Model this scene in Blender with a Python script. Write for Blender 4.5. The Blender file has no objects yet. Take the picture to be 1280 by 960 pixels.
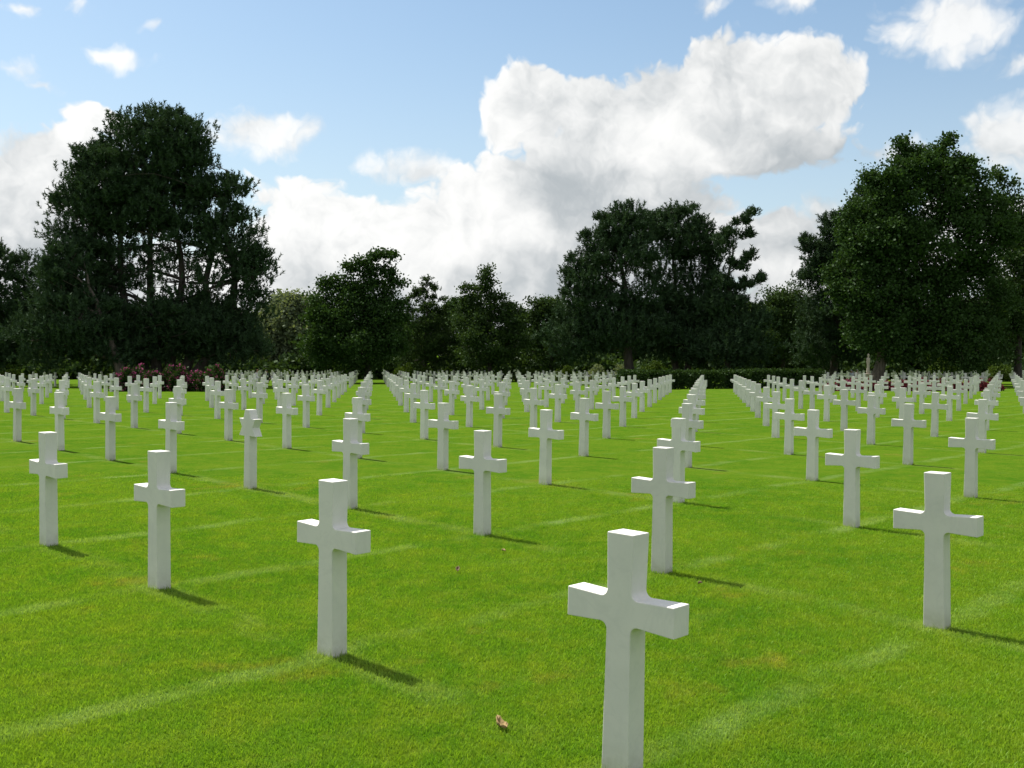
import bpy, bmesh, math, random
import numpy as np
from mathutils import Matrix, Vector
R = math.radians
rng = np.random.default_rng(11)
random.seed(11)
sc = bpy.context.scene
COL = sc.collection

# ------------------------------------------------------------------ camera
S = 1.03                                   # height of one cross in metres
CAM_Z = 1.7195 * S
FPX = 1278.7                               # focal length in photo pixels (1280 wide)
PITCH, ROLL = 0.0280, 0.0114
cd = bpy.data.cameras.new('camera'); cam = bpy.data.objects.new('camera', cd); COL.objects.link(cam)
cd.sensor_width = 36.0; cd.lens = 36.0 * FPX / 1280.0
cd.clip_start = 0.05; cd.clip_end = 6000
cam.matrix_world = Matrix.Translation((0, 0, CAM_Z)) @ Matrix.Rotation(math.pi/2 - PITCH, 4, 'X') @ Matrix.Rotation(ROLL, 4, 'Z')
sc.camera = cam

# ------------------------------------------------------------------ sun, exposure
SUN_EL = R(57.5)
SHADOW_AZ = R(-44.0)                       # direction in which shadows fall, from +X
sun_dir = Vector((-math.cos(SHADOW_AZ)*math.cos(SUN_EL), -math.sin(SHADOW_AZ)*math.cos(SUN_EL), math.sin(SUN_EL)))
sl = bpy.data.lights.new('sun', 'SUN'); sl.energy = 5.0; sl.angle = R(0.53); sl.color = (1.0, 0.955, 0.88)
so = bpy.data.objects.new('sun', sl); COL.objects.link(so)
so.rotation_euler = (-sun_dir).to_track_quat('-Z', 'Y').to_euler()
so.location = sun_dir * 200
sc.view_settings.view_transform = 'Standard'; sc.view_settings.look = 'None'
sc.view_settings.gamma = 1.0; sc.view_settings.use_curve_mapping = False
sc.view_settings.exposure = 0.75
sc.cycles.max_bounces = 5; sc.cycles.diffuse_bounces = 3; sc.cycles.glossy_bounces = 2; sc.cycles.transmission_bounces = 3

SKY_STRENGTH = 0.085
CLOUD_GREY, CLOUD_WHITE, SKY_TINT = (3.45, 3.75, 3.95), (7.3, 7.3, 7.2), (.88, .99, .98)

# ------------------------------------------------------------------ node helper
class NT:
    def __init__(s, tree): s.t = tree; s.n = tree.nodes; s.l = tree.links
    def new(s, kind, **kw):
        n = s.n.new(kind)
        for k, v in kw.items(): setattr(n, k, v)
        return n
    def put(s, sock, v):
        if isinstance(v, bpy.types.NodeSocket): s.l.new(v, sock)
        elif v is not None: sock.default_value = v
    def math(s, op, a, b=None, c=None, clamp=False):
        n = s.new('ShaderNodeMath', operation=op); n.use_clamp = clamp
        s.put(n.inputs[0], a)
        if b is not None: s.put(n.inputs[1], b)
        if c is not None: s.put(n.inputs[2], c)
        return n.outputs[0]
    def vec(s, op, a, b=None):
        n = s.new('ShaderNodeVectorMath', operation=op); s.put(n.inputs[0], a)
        if b is not None:
            if op == 'SCALE': s.put(n.inputs['Scale'], b)
            else: s.put(n.inputs[1], b)
        return n.outputs['Value' if op in ('LENGTH', 'DOT_PRODUCT') else 'Vector']
    def noise(s, v, scale, detail=3, rough=.5, out='Fac', dist=0.0):
        n = s.new('ShaderNodeTexNoise'); s.put(n.inputs['Vector'], v)
        n.inputs['Scale'].default_value = scale; n.inputs['Detail'].default_value = detail
        n.inputs['Roughness'].default_value = rough; n.inputs['Distortion'].default_value = dist
        return n.outputs[out]
    def ramp(s, v, lo, hi, a=0.0, b=1.0, smooth=True):
        n = s.new('ShaderNodeMapRange', interpolation_type='SMOOTHSTEP' if smooth else 'LINEAR')
        s.put(n.inputs[0], v); n.inputs[1].default_value = lo; n.inputs[2].default_value = hi
        n.inputs[3].default_value = a; n.inputs[4].default_value = b
        return n.outputs[0]
    def mix(s, f, a, b, kind='MIX'):
        n = s.new('ShaderNodeMix', data_type='RGBA', blend_type=kind)
        s.put(n.inputs[0], f)
        for k, v in ((6, a), (7, b)):
            if isinstance(v, tuple) and len(v) == 3: v = v + (1,)
            s.put(n.inputs[k], v)
        return n.outputs[2]
    def xyz(s, v):
        n = s.new('ShaderNodeSeparateXYZ'); s.put(n.inputs[0], v); return n.outputs
    def cxyz(s, x, y, z=0.0):
        n = s.new('ShaderNodeCombineXYZ')
        for k, v in enumerate((x, y, z)): s.put(n.inputs[k], v)
        return n.outputs[0]

# ------------------------------------------------------------------ sky with cumulus clouds
def ang(px, py):
    a = math.atan((px-640)/FPX)
    return a, math.atan((444 + .0114*(px-640) - py)/FPX*math.cos(a))
# cloud masses by direction: centre and half sizes in photo pixels, weight
CLOUDS = [
 (655,135,50,60,1.3),(735,145,72,52,1.2),(830,150,85,66,1.2),(925,115,100,70,1.3),(1000,108,66,58,1.3),(930,180,130,42,1.0),
 (760,210,140,58,1.2),(640,262,140,72,1.3),(790,268,150,54,1.2),(800,330,190,48,1.2),(640,345,330,60,1.2),(560,300,180,58,1.2),(430,300,135,62,1.1),(370,250,60,34,.8),
 (60,225,105,62,1.2),(130,150,42,20,.7),(10,300,120,66,1.0),(975,335,62,70,1.0),(640,400,700,52,1.2),(330,360,240,58,1.0),(1210,310,120,60,.8)]
WISPS = [(530,214,115,28,1.2),(390,240,60,28,.8),(320,170,90,34,1.5),(145,70,36,17,.85),(190,38,20,20,.7),(25,8,38,18,.8),(112,6,24,18,.8),(28,97,32,14,.6),(66,115,26,9,.6),
 (1170,30,92,54,1.35),(985,10,50,28,.9),(882,8,28,18,.75),(1262,180,76,68,1.4),(1100,188,42,17,.7),(1268,78,42,26,.75),(1040,262,60,30,.7),(470,250,60,30,.5)]
w = bpy.data.worlds.new('World'); sc.world = w; w.use_nodes = True
def mass_group(name, items):
    g = bpy.data.node_groups.new(name, 'ShaderNodeTree')
    g.interface.new_socket('P', in_out='INPUT', socket_type='NodeSocketVector')
    g.interface.new_socket('D', in_out='OUTPUT', socket_type='NodeSocketFloat')
    q = NT(g); gi = q.new('NodeGroupInput'); go = q.new('NodeGroupOutput')
    P = gi.outputs[0]; acc = None
    for (px, py, rx, ry, wt) in items:
        a, e = ang(px, py)
        d = q.vec('LENGTH', q.vec('MULTIPLY', q.vec('SUBTRACT', P, (a, e, 0)), (FPX/rx, FPX/ry, 0)))
        v = q.math('MULTIPLY_ADD', d, -wt, wt)
        acc = v if acc is None else q.math('SMOOTH_MAX', acc, v, .10)
    q.put(go.inputs[0], acc)
    return g
g = mass_group('cloud_mass', CLOUDS); gw = mass_group('cloud_wisp', WISPS)

wt_ = NT(w.node_tree); wt_.n.clear()
def noise2(v, scale, detail=3, rough=.5, out='Fac'):
    n = wt_.new('ShaderNodeTexNoise', noise_dimensions='2D'); wt_.put(n.inputs['Vector'], v)
    n.inputs['Scale'].default_value = scale; n.inputs['Detail'].default_value = detail; n.inputs['Roughness'].default_value = rough
    return n.outputs[out]
wo = wt_.new('ShaderNodeOutputWorld'); bg = wt_.new('ShaderNodeBackground')
sky = wt_.new('ShaderNodeTexSky', sky_type='NISHITA'); sky.sun_disc = False
sky.sun_elevation = SUN_EL
sky.sun_rotation = math.atan2(sun_dir.x, sun_dir.y)
sky.altitude = 30; sky.air_density = 1.0; sky.dust_density = 1.2; sky.ozone_density = 1.0
tc = wt_.new('ShaderNodeTexCoord')
V = wt_.xyz(tc.outputs['Generated'])
az = wt_.math('ARCTAN2', V[0], V[1]); el = wt_.math('ARCSINE', V[2])
p0 = wt_.cxyz(az, el)
def masses(p, g=g):
    n = wt_.new('ShaderNodeGroup'); n.node_tree = g; wt_.put(n.inputs[0], p); return n.outputs[0]
wv = wt_.vec('SUBTRACT', noise2(p0, 11, 4, .6, 'Color'), (.5, .5, .5))
p1 = wt_.vec('ADD', p0, wt_.vec('MULTIPLY', wv, (.048, .040, 0)))
def puffs(p):
    tot = None
    for sc_, am in ((13, 1.0), (29, .55), (63, .30), (130, .16)):
        n = wt_.math('MULTIPLY', wt_.math('ABSOLUTE', wt_.math('SUBTRACT', noise2(p, sc_, 1, .5), .5)), am*2)
        tot = n if tot is None else wt_.math('ADD', tot, n)
    return tot                                   # about 0 .. 1.3, rounded lumps with creases
OFF = (-.010, .022, 0)
F0 = puffs(p1); F1 = puffs(wt_.vec('ADD', p1, OFF))
M0 = masses(p1); M1 = masses(wt_.vec('ADD', p1, (-.030, .080, 0)))
MW = masses(p1, gw)
# the sky goes on beyond the frame with the same kind of cloud
gen = wt_.math('MULTIPLY_ADD', noise2(p1, 2.4, 3, .5), 6.0, -2.6)
out_a = wt_.math('MAXIMUM', wt_.math('MULTIPLY', wt_.math('ABSOLUTE', az), 1/.50), wt_.math('MULTIPLY', wt_.math('ABSOLUTE', wt_.math('SUBTRACT', el, .12)), 1/.27))
om = wt_.ramp(out_a, 1.0, 1.35)
gen = wt_.math('ADD', wt_.math('MULTIPLY', gen, om), wt_.math('MULTIPLY_ADD', om, 2.0, -2.0))
D0 = wt_.math('ADD', wt_.math('SMOOTH_MAX', M0, gen, .1), wt_.math('MULTIPLY_ADD', F0, .62, -.20))
thin = wt_.math('MULTIPLY', wt_.ramp(wt_.math('ADD', MW, wt_.math('MULTIPLY_ADD', F0, 1.0, -.55)), -.05, .85), .92)
alpha = wt_.math('MAXIMUM', wt_.ramp(D0, 0.0, .27), thin)
soft = wt_.ramp(noise2(p0, 5, 3, .55), .35, .65)
relief = wt_.math('MULTIPLY', wt_.math('SUBTRACT', F0, F1), .36)
under = wt_.ramp(M1, -.15, .75)                       # how much cloud lies above, towards the sun
lit = wt_.math('ADD', wt_.math('MULTIPLY_ADD', soft, .28, .54), wt_.math('MULTIPLY_ADD', under, -.42, relief))
lit = wt_.ramp(lit, 0.0, 1.0)
ccol = wt_.mix(lit, CLOUD_GREY, CLOUD_WHITE)
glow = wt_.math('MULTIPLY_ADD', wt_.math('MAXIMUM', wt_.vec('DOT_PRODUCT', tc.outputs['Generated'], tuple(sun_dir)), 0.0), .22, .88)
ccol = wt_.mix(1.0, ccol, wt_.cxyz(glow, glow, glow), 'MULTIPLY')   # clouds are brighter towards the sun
air = wt_.mix(wt_.ramp(el, .36, .02, .05, .42), wt_.mix(1.0, sky.outputs[0], SKY_TINT, 'MULTIPLY'), (5.6, 5.9, 6.1))   # thin summer haze
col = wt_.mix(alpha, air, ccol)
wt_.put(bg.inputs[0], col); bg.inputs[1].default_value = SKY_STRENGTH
wt_.l.new(bg.outputs[0], wo.inputs[0])
w.cycles.sampling_method = 'MANUAL'; w.cycles.sample_map_resolution = 512

# ------------------------------------------------------------------ positions
def G(x, y):
    """height of the lawn: level near the camera, sinking gently beyond"""
    x = np.asarray(x, float); y = np.asarray(y, float)
    d = y / S
    t = (d - 26) / 3.5
    sp = 3.5*np.where(t > 20, t, np.log1p(np.exp(np.clip(t, -40, 20))))
    sp = 80*np.tanh(sp/80)
    tau = np.clip(x/np.maximum(y, 1.0), -.6, .6)
    return S*sp*(-.0117 + .0185*tau)
_c, _s = math.cos(PITCH), math.sin(PITCH)
def ray(px, py):
    x = px-640.0; y = 480.0-py
    cr, sr = math.cos(-ROLL), math.sin(-ROLL)
    x, y = cr*x + sr*y, -sr*x + cr*y
    return np.array([x, FPX*_c + y*_s, -FPX*_s + y*_c])/FPX
def at(px, py, Y):
    d = ray(px, py); k = Y/d[1]
    return np.array([d[0]*k, Y, CAM_Z + d[2]*k])
def proj(p):
    X, Y, Z = p[0], p[1], p[2]-CAM_Z
    d = Y*_c - Z*_s; up = Y*_s + Z*_c
    x = FPX*X/d; y = FPX*up/d
    cr, sr = math.cos(-ROLL), math.sin(-ROLL)
    return 640 + cr*x - sr*y, 480 - (sr*x + cr*y)
def onground(px, py):
    d = ray(px, py); lo, hi = .5, 300.0
    f = lambda k: CAM_Z + d[2]*k - float(G(d[0]*k, d[1]*k))
    for _ in range(60):
        m = (lo+hi)/2
        if f(m) > 0: lo = m
        else: hi = m
    return np.array([d[0]*lo, d[1]*lo, float(G(d[0]*lo, d[1]*lo))])
O = np.array([.473649, 4.195526])*S; U = np.array([1.509042, -1.590150])*S; VV = np.array([.757755, 3.939414])*S
ARM = R(-42.5)

# ------------------------------------------------------------------ object helpers
def mesh_np(name, verts, faces, mats=None, smooth=False):
    """fast mesh from numpy: verts (n,3), faces (m,k)"""
    me = bpy.data.meshes.new(name)
    verts = np.asarray(verts, np.float32); faces = np.asarray(faces, np.int32)
    m, k = faces.shape
    me.vertices.add(len(verts)); me.vertices.foreach_set('co', verts.ravel())
    me.loops.add(m*k); me.loops.foreach_set('vertex_index', faces.ravel())
    me.polygons.add(m); me.polygons.foreach_set('loop_start', np.arange(0, m*k, k, dtype=np.int32))
    try: me.polygons.foreach_set('loop_total', np.full(m, k, np.int32))
    except Exception: pass
    if smooth: me.polygons.foreach_set('use_smooth', np.ones(m, bool))
    me.update(calc_edges=True); me.validate()
    return me
def obj(name, me, mat=None, parent=None, loc=None):
    o = bpy.data.objects.new(name, me); COL.objects.link(o)
    if mat is not None and me is not None and len(me.materials) == 0: me.materials.append(mat)
    if parent is not None: o.parent = parent
    if loc is not None: o.location = loc
    return o
def tag(o, label, cat, group=None):
    o['label'] = label; o['category'] = cat
    if group: o['group'] = group
    return o
def thing(name, label, cat, loc, group=None):
    o = obj(name, None); o.location = loc; o.empty_display_size = .2
    return tag(o, label, cat, group)
def material(name):
    m = bpy.data.materials.new(name); m.use_nodes = True
    t = NT(m.node_tree); b = t.n['Principled BSDF']
    return m, t, b, t.n['Material Output']

# ------------------------------------------------------------------ materials
# lawn colour, shared by the ground sheet and the blades (world position)
lg = bpy.data.node_groups.new('lawn_colour', 'ShaderNodeTree')
lg.interface.new_socket('P', in_out='INPUT', socket_type='NodeSocketVector')
lg.interface.new_socket('Color', in_out='OUTPUT', socket_type='NodeSocketColor')
q = NT(lg); gi = q.new('NodeGroupInput'); go = q.new('NodeGroupOutput'); P = gi.outputs[0]
big = q.noise(P, .55, 4, .6); mid = q.noise(P, 2.7, 4, .6); fine = q.noise(P, 11, 4, .7)
c = q.mix(q.ramp(big, .3, .72), (.048, .116, .0075), (.084, .146, .0110))
c = q.mix(q.ramp(mid, .35, .8), c, (.098, .147, .0125))
c = q.mix(q.math('MULTIPLY', q.ramp(fine, .48, .78), .6), c, (.135, .168, .026))
c = q.mix(q.math('MULTIPLY', q.ramp(fine, .46, .2), .5), c, (.036, .092, .006))
# thin pale strips in the turf along the rows of graves, both ways
nu = Vector((U[0], U[1])).normalized(); W1 = U + VV; nw = Vector((W1[0], W1[1])).normalized()
Pw = q.vec('ADD', P, q.vec('MULTIPLY', q.vec('SUBTRACT', q.noise(P, .8, 3, .6, 'Color'), (.5, .5, .5)), (.35, .35, 0)))
Pc = q.vec('SUBTRACT', Pw, (O[0], O[1], 0))
def strip(nrm, off, period, half, seed, lo, hi):
    s = q.math('ADD', q.vec('DOT_PRODUCT', Pc, (nrm[0], nrm[1], 0)), off)
    f = q.math('PINGPONG', s, period/2)
    line = q.ramp(f, half, half*.25)
    br = q.math('MULTIPLY', q.ramp(q.noise(q.vec('ADD', P, (seed, 3.1, 0)), .9, 4, .65), lo, hi), q.ramp(q.noise(q.vec('ADD', P, (seed, 8.7, 0)), 6.0, 3, .7), .12, .46))
    return q.math('MULTIPLY', line, br)
pu = (-nu[1], nu[0]); pw = (-nw[1], nw[0])
per_u = abs(W1[0]*pu[0] + W1[1]*pu[1]); per_w = abs(U[0]*pw[0] + U[1]*pw[1])
s1 = strip(pw, 0.0, per_w, .15, 5.0, .36, .68)      # strips running away to the right
s2 = strip(pu, 0.0, per_u, .20, 9.0, .38, .72)      # strips along each row
s3 = strip(pw, per_w*.5, per_w, .10, 15.0, .5, .75)
c = q.mix(q.math('MULTIPLY', s1, .68), c, (.145, .200, .070))
c = q.mix(q.math('MULTIPLY', s2, .62), c, (.150, .190, .062))
c = q.mix(q.math('MULTIPLY', s3, .28), c, (.130, .180, .045))
brown = q.ramp(q.noise(q.vec('ADD', P, (31, 7, 0)), .9, 5, .65), .58, .76)
c = q.mix(q.math('MULTIPLY', brown, .62), c, (.165, .135, .032))
q.put(go.inputs[0], c)
def lawn_col(t):
    n = t.new('ShaderNodeGroup'); n.node_tree = lg
    ge = t.new('ShaderNodeNewGeometry'); t.put(n.inputs[0], ge.outputs['Position'])
    return n.outputs[0], ge

M_LAWN, t, b, o_ = material('lawn_turf')
lc, ge = lawn_col(t)
sp = t.noise(ge.outputs['Position'], 60, 3, .7)
lc2 = t.mix(t.ramp(sp, .3, .7), t.mix(1.0, lc, (.66, .74, .6), 'MULTIPLY'), t.mix(1.0, lc, (.90, .95, .8), 'MULTIPLY'))
t.put(b.inputs['Base Color'], lc2); b.inputs['Roughness'].default_value = 1.0; b.inputs['Specular IOR Level'].default_value = .0
bp = t.new('ShaderNodeBump'); bp.inputs['Strength'].default_value = .8; bp.inputs['Distance'].default_value = .02
t.put(bp.inputs['Height'], t.math('ADD', t.noise(ge.outputs['Position'], 45, 4, .7), t.noise(ge.outputs['Position'], 9, 2, .5)))
t.put(b.inputs['Normal'], bp.outputs[0])

M_BLADE, t, b, o_ = material('grass_blade')
lc, ge = lawn_col(t)
oi = t.new('ShaderNodeObjectInfo')
at_ = t.new('ShaderNodeAttribute', attribute_name='tone')
bc = t.mix(at_.outputs['Fac'], t.mix(1.0, lc, (2.0, 2.05, 1.5), 'MULTIPLY'), t.mix(1.0, lc, (2.5, 2.45, 1.9), 'MULTIPLY'))
df = t.new('ShaderNodeBsdfDiffuse'); t.put(df.inputs[0], bc)
tr = t.new('ShaderNodeBsdfTranslucent'); t.put(tr.inputs[0], t.mix(1.0, bc, (1.25, 1.2, .7), 'MULTIPLY'))
gl = t.new('ShaderNodeBsdfGlossy'); gl.inputs['Roughness'].default_value = .45; gl.inputs[0].default_value = (.9, .95, .9, 1)
mx = t.new('ShaderNodeMixShader'); mx.inputs[0].default_value = .42; t.l.new(df.outputs[0], mx.inputs[1]); t.l.new(tr.outputs[0], mx.inputs[2])
mx2 = t.new('ShaderNodeMixShader'); mx2.inputs[0].default_value = .008; t.l.new(mx.outputs[0], mx2.inputs[1]); t.l.new(gl.outputs[0], mx2.inputs[2])
t.l.new(mx2.outputs[0], o_.inputs[0])

M_MARBLE, t, b, o_ = material('white_marble')
tcn = t.new('ShaderNodeTexCoord'); oi = t.new('ShaderNodeObjectInfo')
P = t.vec('ADD', tcn.outputs['Object'], t.vec('SCALE', t.cxyz(oi.outputs['Random'], oi.outputs['Random'], oi.outputs['Random']), 37.0))
n1 = t.noise(P, 3.5, 6, .6, dist=.6); n2 = t.noise(P, 28, 4, .6); n3 = t.noise(P, 1.3, 2, .5)
c = t.mix(t.ramp(n1, .3, .75), (.665, .650, .612), (.605, .597, .566))
vein = t.math('MULTIPLY', t.ramp(t.math('ABSOLUTE', t.math('SUBTRACT', t.noise(P, 2.2, 5, .65, dist=1.2), .5)), .035, .0), .16)
c = t.mix(vein, c, (.50, .50, .48))
c = t.mix(t.math('MULTIPLY', t.ramp(n2, .55, .8), .35), c, (.54, .53, .50))
zz = t.xyz(tcn.outputs['Object'])[2]
foot = t.math('MULTIPLY', t.ramp(zz, .17, .0), t.ramp(t.noise(P, 9, 5, .7), .28, .66))
c = t.mix(t.math('MULTIPLY', foot, .55), c, (.32, .33, .21))
st = t.math('MULTIPLY', t.ramp(t.noise(t.vec('MULTIPLY', P, (5, 5, .9)), 3, 4, .6), .62, .8), .25)
c = t.mix(st, c, (.49, .49, .45))
tint = t.ramp(oi.outputs['Random'], 0, 1, .90, 1.05, False)
c = t.mix(1.0, c, t.cxyz(tint, tint, tint), 'MULTIPLY')
t.put(b.inputs['Base Color'], c); b.inputs['Roughness'].default_value = .62; b.inputs['Specular IOR Level'].default_value = .3
bp = t.new('ShaderNodeBump'); bp.inputs['Strength'].default_value = .12; bp.inputs['Distance'].default_value = .004
t.put(bp.inputs['Height'], t.noise(P, 90, 4, .6)); t.put(b.inputs['Normal'], bp.outputs[0])

def leaf_mat(name, dark, light, trans=.35, tboost=(1.3, 1.25, .6), gloss=.008):
    m, t, b, o_ = material(name)
    a = t.new('ShaderNodeAttribute', attribute_name='tone')
    ge = t.new('ShaderNodeNewGeometry')
    n = t.noise(ge.outputs['Position'], .35, 3, .6)
    f = t.math('ADD', t.math('MULTIPLY', a.outputs['Fac'], .7), t.math('MULTIPLY_ADD', n, .9, -.3), clamp=True)
    c = t.mix(f, dark, light)
    df = t.new('ShaderNodeBsdfDiffuse'); t.put(df.inputs[0], c)
    tr = t.new('ShaderNodeBsdfTranslucent'); t.put(tr.inputs[0], t.mix(1.0, c, tboost, 'MULTIPLY'))
    gl = t.new('ShaderNodeBsdfGlossy'); gl.inputs['Roughness'].default_value = .5; gl.inputs[0].default_value = (.8, .85, .8, 1)
    mx = t.new('ShaderNodeMixShader'); mx.inputs[0].default_value = trans; t.l.new(df.outputs[0], mx.inputs[1]); t.l.new(tr.outputs[0], mx.inputs[2])
    m2 = t.new('ShaderNodeMixShader'); m2.inputs[0].default_value = gloss; t.l.new(mx.outputs[0], m2.inputs[1]); t.l.new(gl.outputs[0], m2.inputs[2])
    t.l.new(m2.outputs[0], o_.inputs[0])
    return m
M_PINE = leaf_mat('pine_needles', (.022, .044, .022), (.040, .072, .032), .12, gloss=.008)
M_LEAF = leaf_mat('green_leaves', (.019, .043, .012), (.038, .077, .018), .22, gloss=.008)
M_LEAF2 = leaf_mat('dark_leaves', (.022, .044, .014), (.042, .074, .020), .25, gloss=.008)
M_WILLOW = leaf_mat('grey_green_leaves', (.08, .11, .06), (.16, .195, .11), .35)
M_SHRUB = leaf_mat('bright_shrub_leaves', (.028, .056, .009), (.064, .10, .014), .25)
M_HEDGE = leaf_mat('hedge_leaves', (.016, .036, .010), (.034, .066, .014), .2, gloss=.008)
M_PINK = leaf_mat('pink_petals', (.16, .026, .075), (.32, .085, .18), .3, (1.1, .9, 1.0))
M_RED = leaf_mat('dark_red_leaves', (.060, .016, .016), (.17, .035, .045), .25, (1.2, .8, .8))
def bark_mat(name, a, bcol):
    m, t, b, o_ = material(name)
    tcn = t.new('ShaderNodeTexCoord'); P = t.vec('MULTIPLY', tcn.outputs['Object'], (1, 1, .25))
    n = t.noise(P, 7, 6, .7)
    t.put(b.inputs['Base Color'], t.mix(t.ramp(n, .3, .7), a, bcol)); b.inputs['Roughness'].default_value = .9
    bp = t.new('ShaderNodeBump'); bp.inputs['Strength'].default_value = .8; bp.inputs['Distance'].default_value = .05
    t.put(bp.inputs['Height'], n); t.put(b.inputs['Normal'], bp.outputs[0])
    return m
M_BARK = bark_mat('pine_bark', (.020, .016, .014), (.060, .048, .040))
M_BARK2 = bark_mat('grey_bark', (.05, .042, .035), (.15, .122, .10))
def plain(name, col, rough=.7):
    m, t, b, o_ = material(name)
    tcn = t.new('ShaderNodeTexCoord'); n = t.noise(tcn.outputs['Object'], 12, 4, .6)
    t.put(b.inputs['Base Color'], t.mix(n, tuple(v*.75 for v in col), tuple(min(1, v*1.25) for v in col)))
    b.inputs['Roughness'].default_value = rough
    return m

# ------------------------------------------------------------------ ground sheet
def axis(near, far, step, grow):
    v = [0.0]; s = step
    while v[-1] < far:
        if v[-1] > near: s *= grow
        v.append(v[-1] + s)
    return np.array(v)
ax = axis(70, 1500, 1.6, 1.25); xs = np.concatenate([-ax[:0:-1], ax])
ys = np.concatenate([-axis(10, 600, 2.0, 1.4)[:0:-1], axis(150, 2500, 1.3, 1.25)])
gx, gy = np.meshgrid(xs, ys); gz = G(gx, gy)
n_x, n_y = len(xs), len(ys)
idx = np.arange(n_x*n_y).reshape(n_y, n_x)
gf = np.stack([idx[:-1, :-1], idx[:-1, 1:], idx[1:, 1:], idx[1:, :-1]], -1).reshape(-1, 4)
ground = obj('lawn', mesh_np('lawn', np.stack([gx, gy, gz], -1).reshape(-1, 3), gf, smooth=True), M_LAWN)
ground['kind'] = 'structure'

# ------------------------------------------------------------------ grass blades near the camera (geometry nodes)
def tuft(n, r, h0, h1, wd, seed):
    rg = np.random.default_rng(seed)
    a = rg.uniform(0, 2*np.pi, n); rr = r*np.sqrt(rg.random(n))
    base = np.stack([rr*np.cos(a), rr*np.sin(a), np.full(n, -.004)], -1)
    b = rg.uniform(0, 2*np.pi, n); side = np.stack([np.cos(b), np.sin(b), np.zeros(n)], -1)*(wd*rg.uniform(.7, 1.3, n))[:, None]/2
    h = rg.uniform(h0, h1, n); l = rg.normal(0, .45, (n, 2))*h[:, None]
    mid = base + np.stack([l[:, 0]*.35, l[:, 1]*.35, h*.6], -1)
    tip = base + np.stack([l[:, 0], l[:, 1], h], -1)
    v = np.stack([base-side, base+side, mid+side*.8, mid-side*.8, tip], 1).reshape(-1, 3)
    k = np.arange(n)[:, None]*5
    f = np.concatenate([k+[[0, 1, 2]], k+[[0, 2, 3]], k+[[3, 2, 4]]])
    me = mesh_np('tuft', v, f)
    at = me.attributes.new('tone', 'FLOAT', 'POINT'); at.data.foreach_set('value', np.repeat(rg.random(n)**1.5, 5).astype(np.float32))
    me.materials.append(M_BLADE)
    return bpy.data.objects.new('grass_tuft', me)
tuft_o = tuft(90, .13, .012, .030, .0042, 3)
NY = 60; rows = []
yy = np.linspace(2.2, 15.5, NY)
tt = np.linspace(-1, 1, 31)
vx = np.array([[t_*(.56*y_+.5) for t_ in tt] for y_ in yy]); vy = np.repeat(yy[:, None], 31, 1)
idx = np.arange(NY*31).reshape(NY, 31)
gf = np.stack([idx[:-1, :-1], idx[:-1, 1:], idx[1:, 1:], idx[1:, :-1]], -1).reshape(-1, 4)
pm = mesh_np('grass', np.stack([vx, vy, G(vx, vy)], -1).reshape(-1, 3), gf)
dn = np.clip((15.3 - vy.ravel())/11.0, 0, 1)
dat = pm.attributes.new('dens', 'FLOAT', 'POINT'); dat.data.foreach_set('value', dn.astype(np.float32))
grass = obj('grass', pm, M_BLADE); grass['kind'] = 'stuff'
tag(grass, 'short mown green grass of the lawn in the foreground', 'grass')
ng = bpy.data.node_groups.new('grass_scatter', 'GeometryNodeTree')
ng.interface.new_socket('Geometry', in_out='INPUT', socket_type='NodeSocketGeometry')
ng.interface.new_socket('Geometry', in_out='OUTPUT', socket_type='NodeSocketGeometry')
q = NT(ng); gi = q.new('NodeGroupInput'); go = q.new('NodeGroupOutput')
dp = q.new('GeometryNodeDistributePointsOnFaces'); dp.distribute_method = 'RANDOM'
na = q.new('GeometryNodeInputNamedAttribute', data_type='FLOAT'); na.inputs['Name'].default_value = 'dens'
q.l.new(gi.outputs[0], dp.inputs['Mesh'])
q.put(dp.inputs['Density'], q.math('MULTIPLY', na.outputs[0], 240.0))
oi_ = q.new('GeometryNodeObjectInfo'); oi_.inputs['Object'].default_value = tuft_o
iop = q.new('GeometryNodeInstanceOnPoints')
q.l.new(dp.outputs['Points'], iop.inputs['Points']); q.l.new(oi_.outputs['Geometry'], iop.inputs['Instance'])
rv = q.new('FunctionNodeRandomValue', data_type='FLOAT_VECTOR'); rv.inputs['Min'].default_value = (0, 0, 0); rv.inputs['Max'].default_value = (0, 0, 6.283)
q.l.new(rv.outputs[0], iop.inputs['Rotation'])
rs = q.new('FunctionNodeRandomValue', data_type='FLOAT'); rs.inputs[2].default_value = .7; rs.inputs[3].default_value = 1.2
q.l.new(rs.outputs[1], iop.inputs['Scale'])
q.l.new(iop.outputs[0], go.inputs[0])
grass.modifiers.new('scatter', 'NODES').node_group = ng

# ------------------------------------------------------------------ headstones
def extrude_outline(name, pts, half_t, bev=.004):
    """prism of a front outline (x, z) with thickness along y and bevelled rims"""
    bm = bmesh.new()
    n = len(pts)
    f_ = [bm.verts.new((x, -half_t(z) if callable(half_t) else -half_t, z)) for x, z in pts]
    k_ = [bm.verts.new((x, half_t(z) if callable(half_t) else half_t, z)) for x, z in pts]
    fr = bm.faces.new(f_); bk = bm.faces.new(k_[::-1])
    for i in range(n):
        j = (i+1) % n
        bm.faces.new((f_[j], f_[i], k_[i], k_[j]))
    bm.normal_update()
    bmesh.ops.recalc_face_normals(bm, faces=bm.faces)
    sharp = [e for e in bm.edges if len(e.link_faces) == 2 and e.calc_face_angle() > R(40)]
    bmesh.ops.bevel(bm, geom=sharp, offset=bev, segments=2, profile=.5, affect='EDGES', clamp_overlap=True)
    bm.normal_update()
    for f in bm.faces: f.smooth = True
    for e in bm.edges:
        if len(e.link_faces) == 2 and e.calc_face_angle() > R(19): e.smooth = False
    me = bpy.data.meshes.new(name); bm.to_mesh(me); bm.free()
    # flat large faces keep their own normals
    return me
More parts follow.
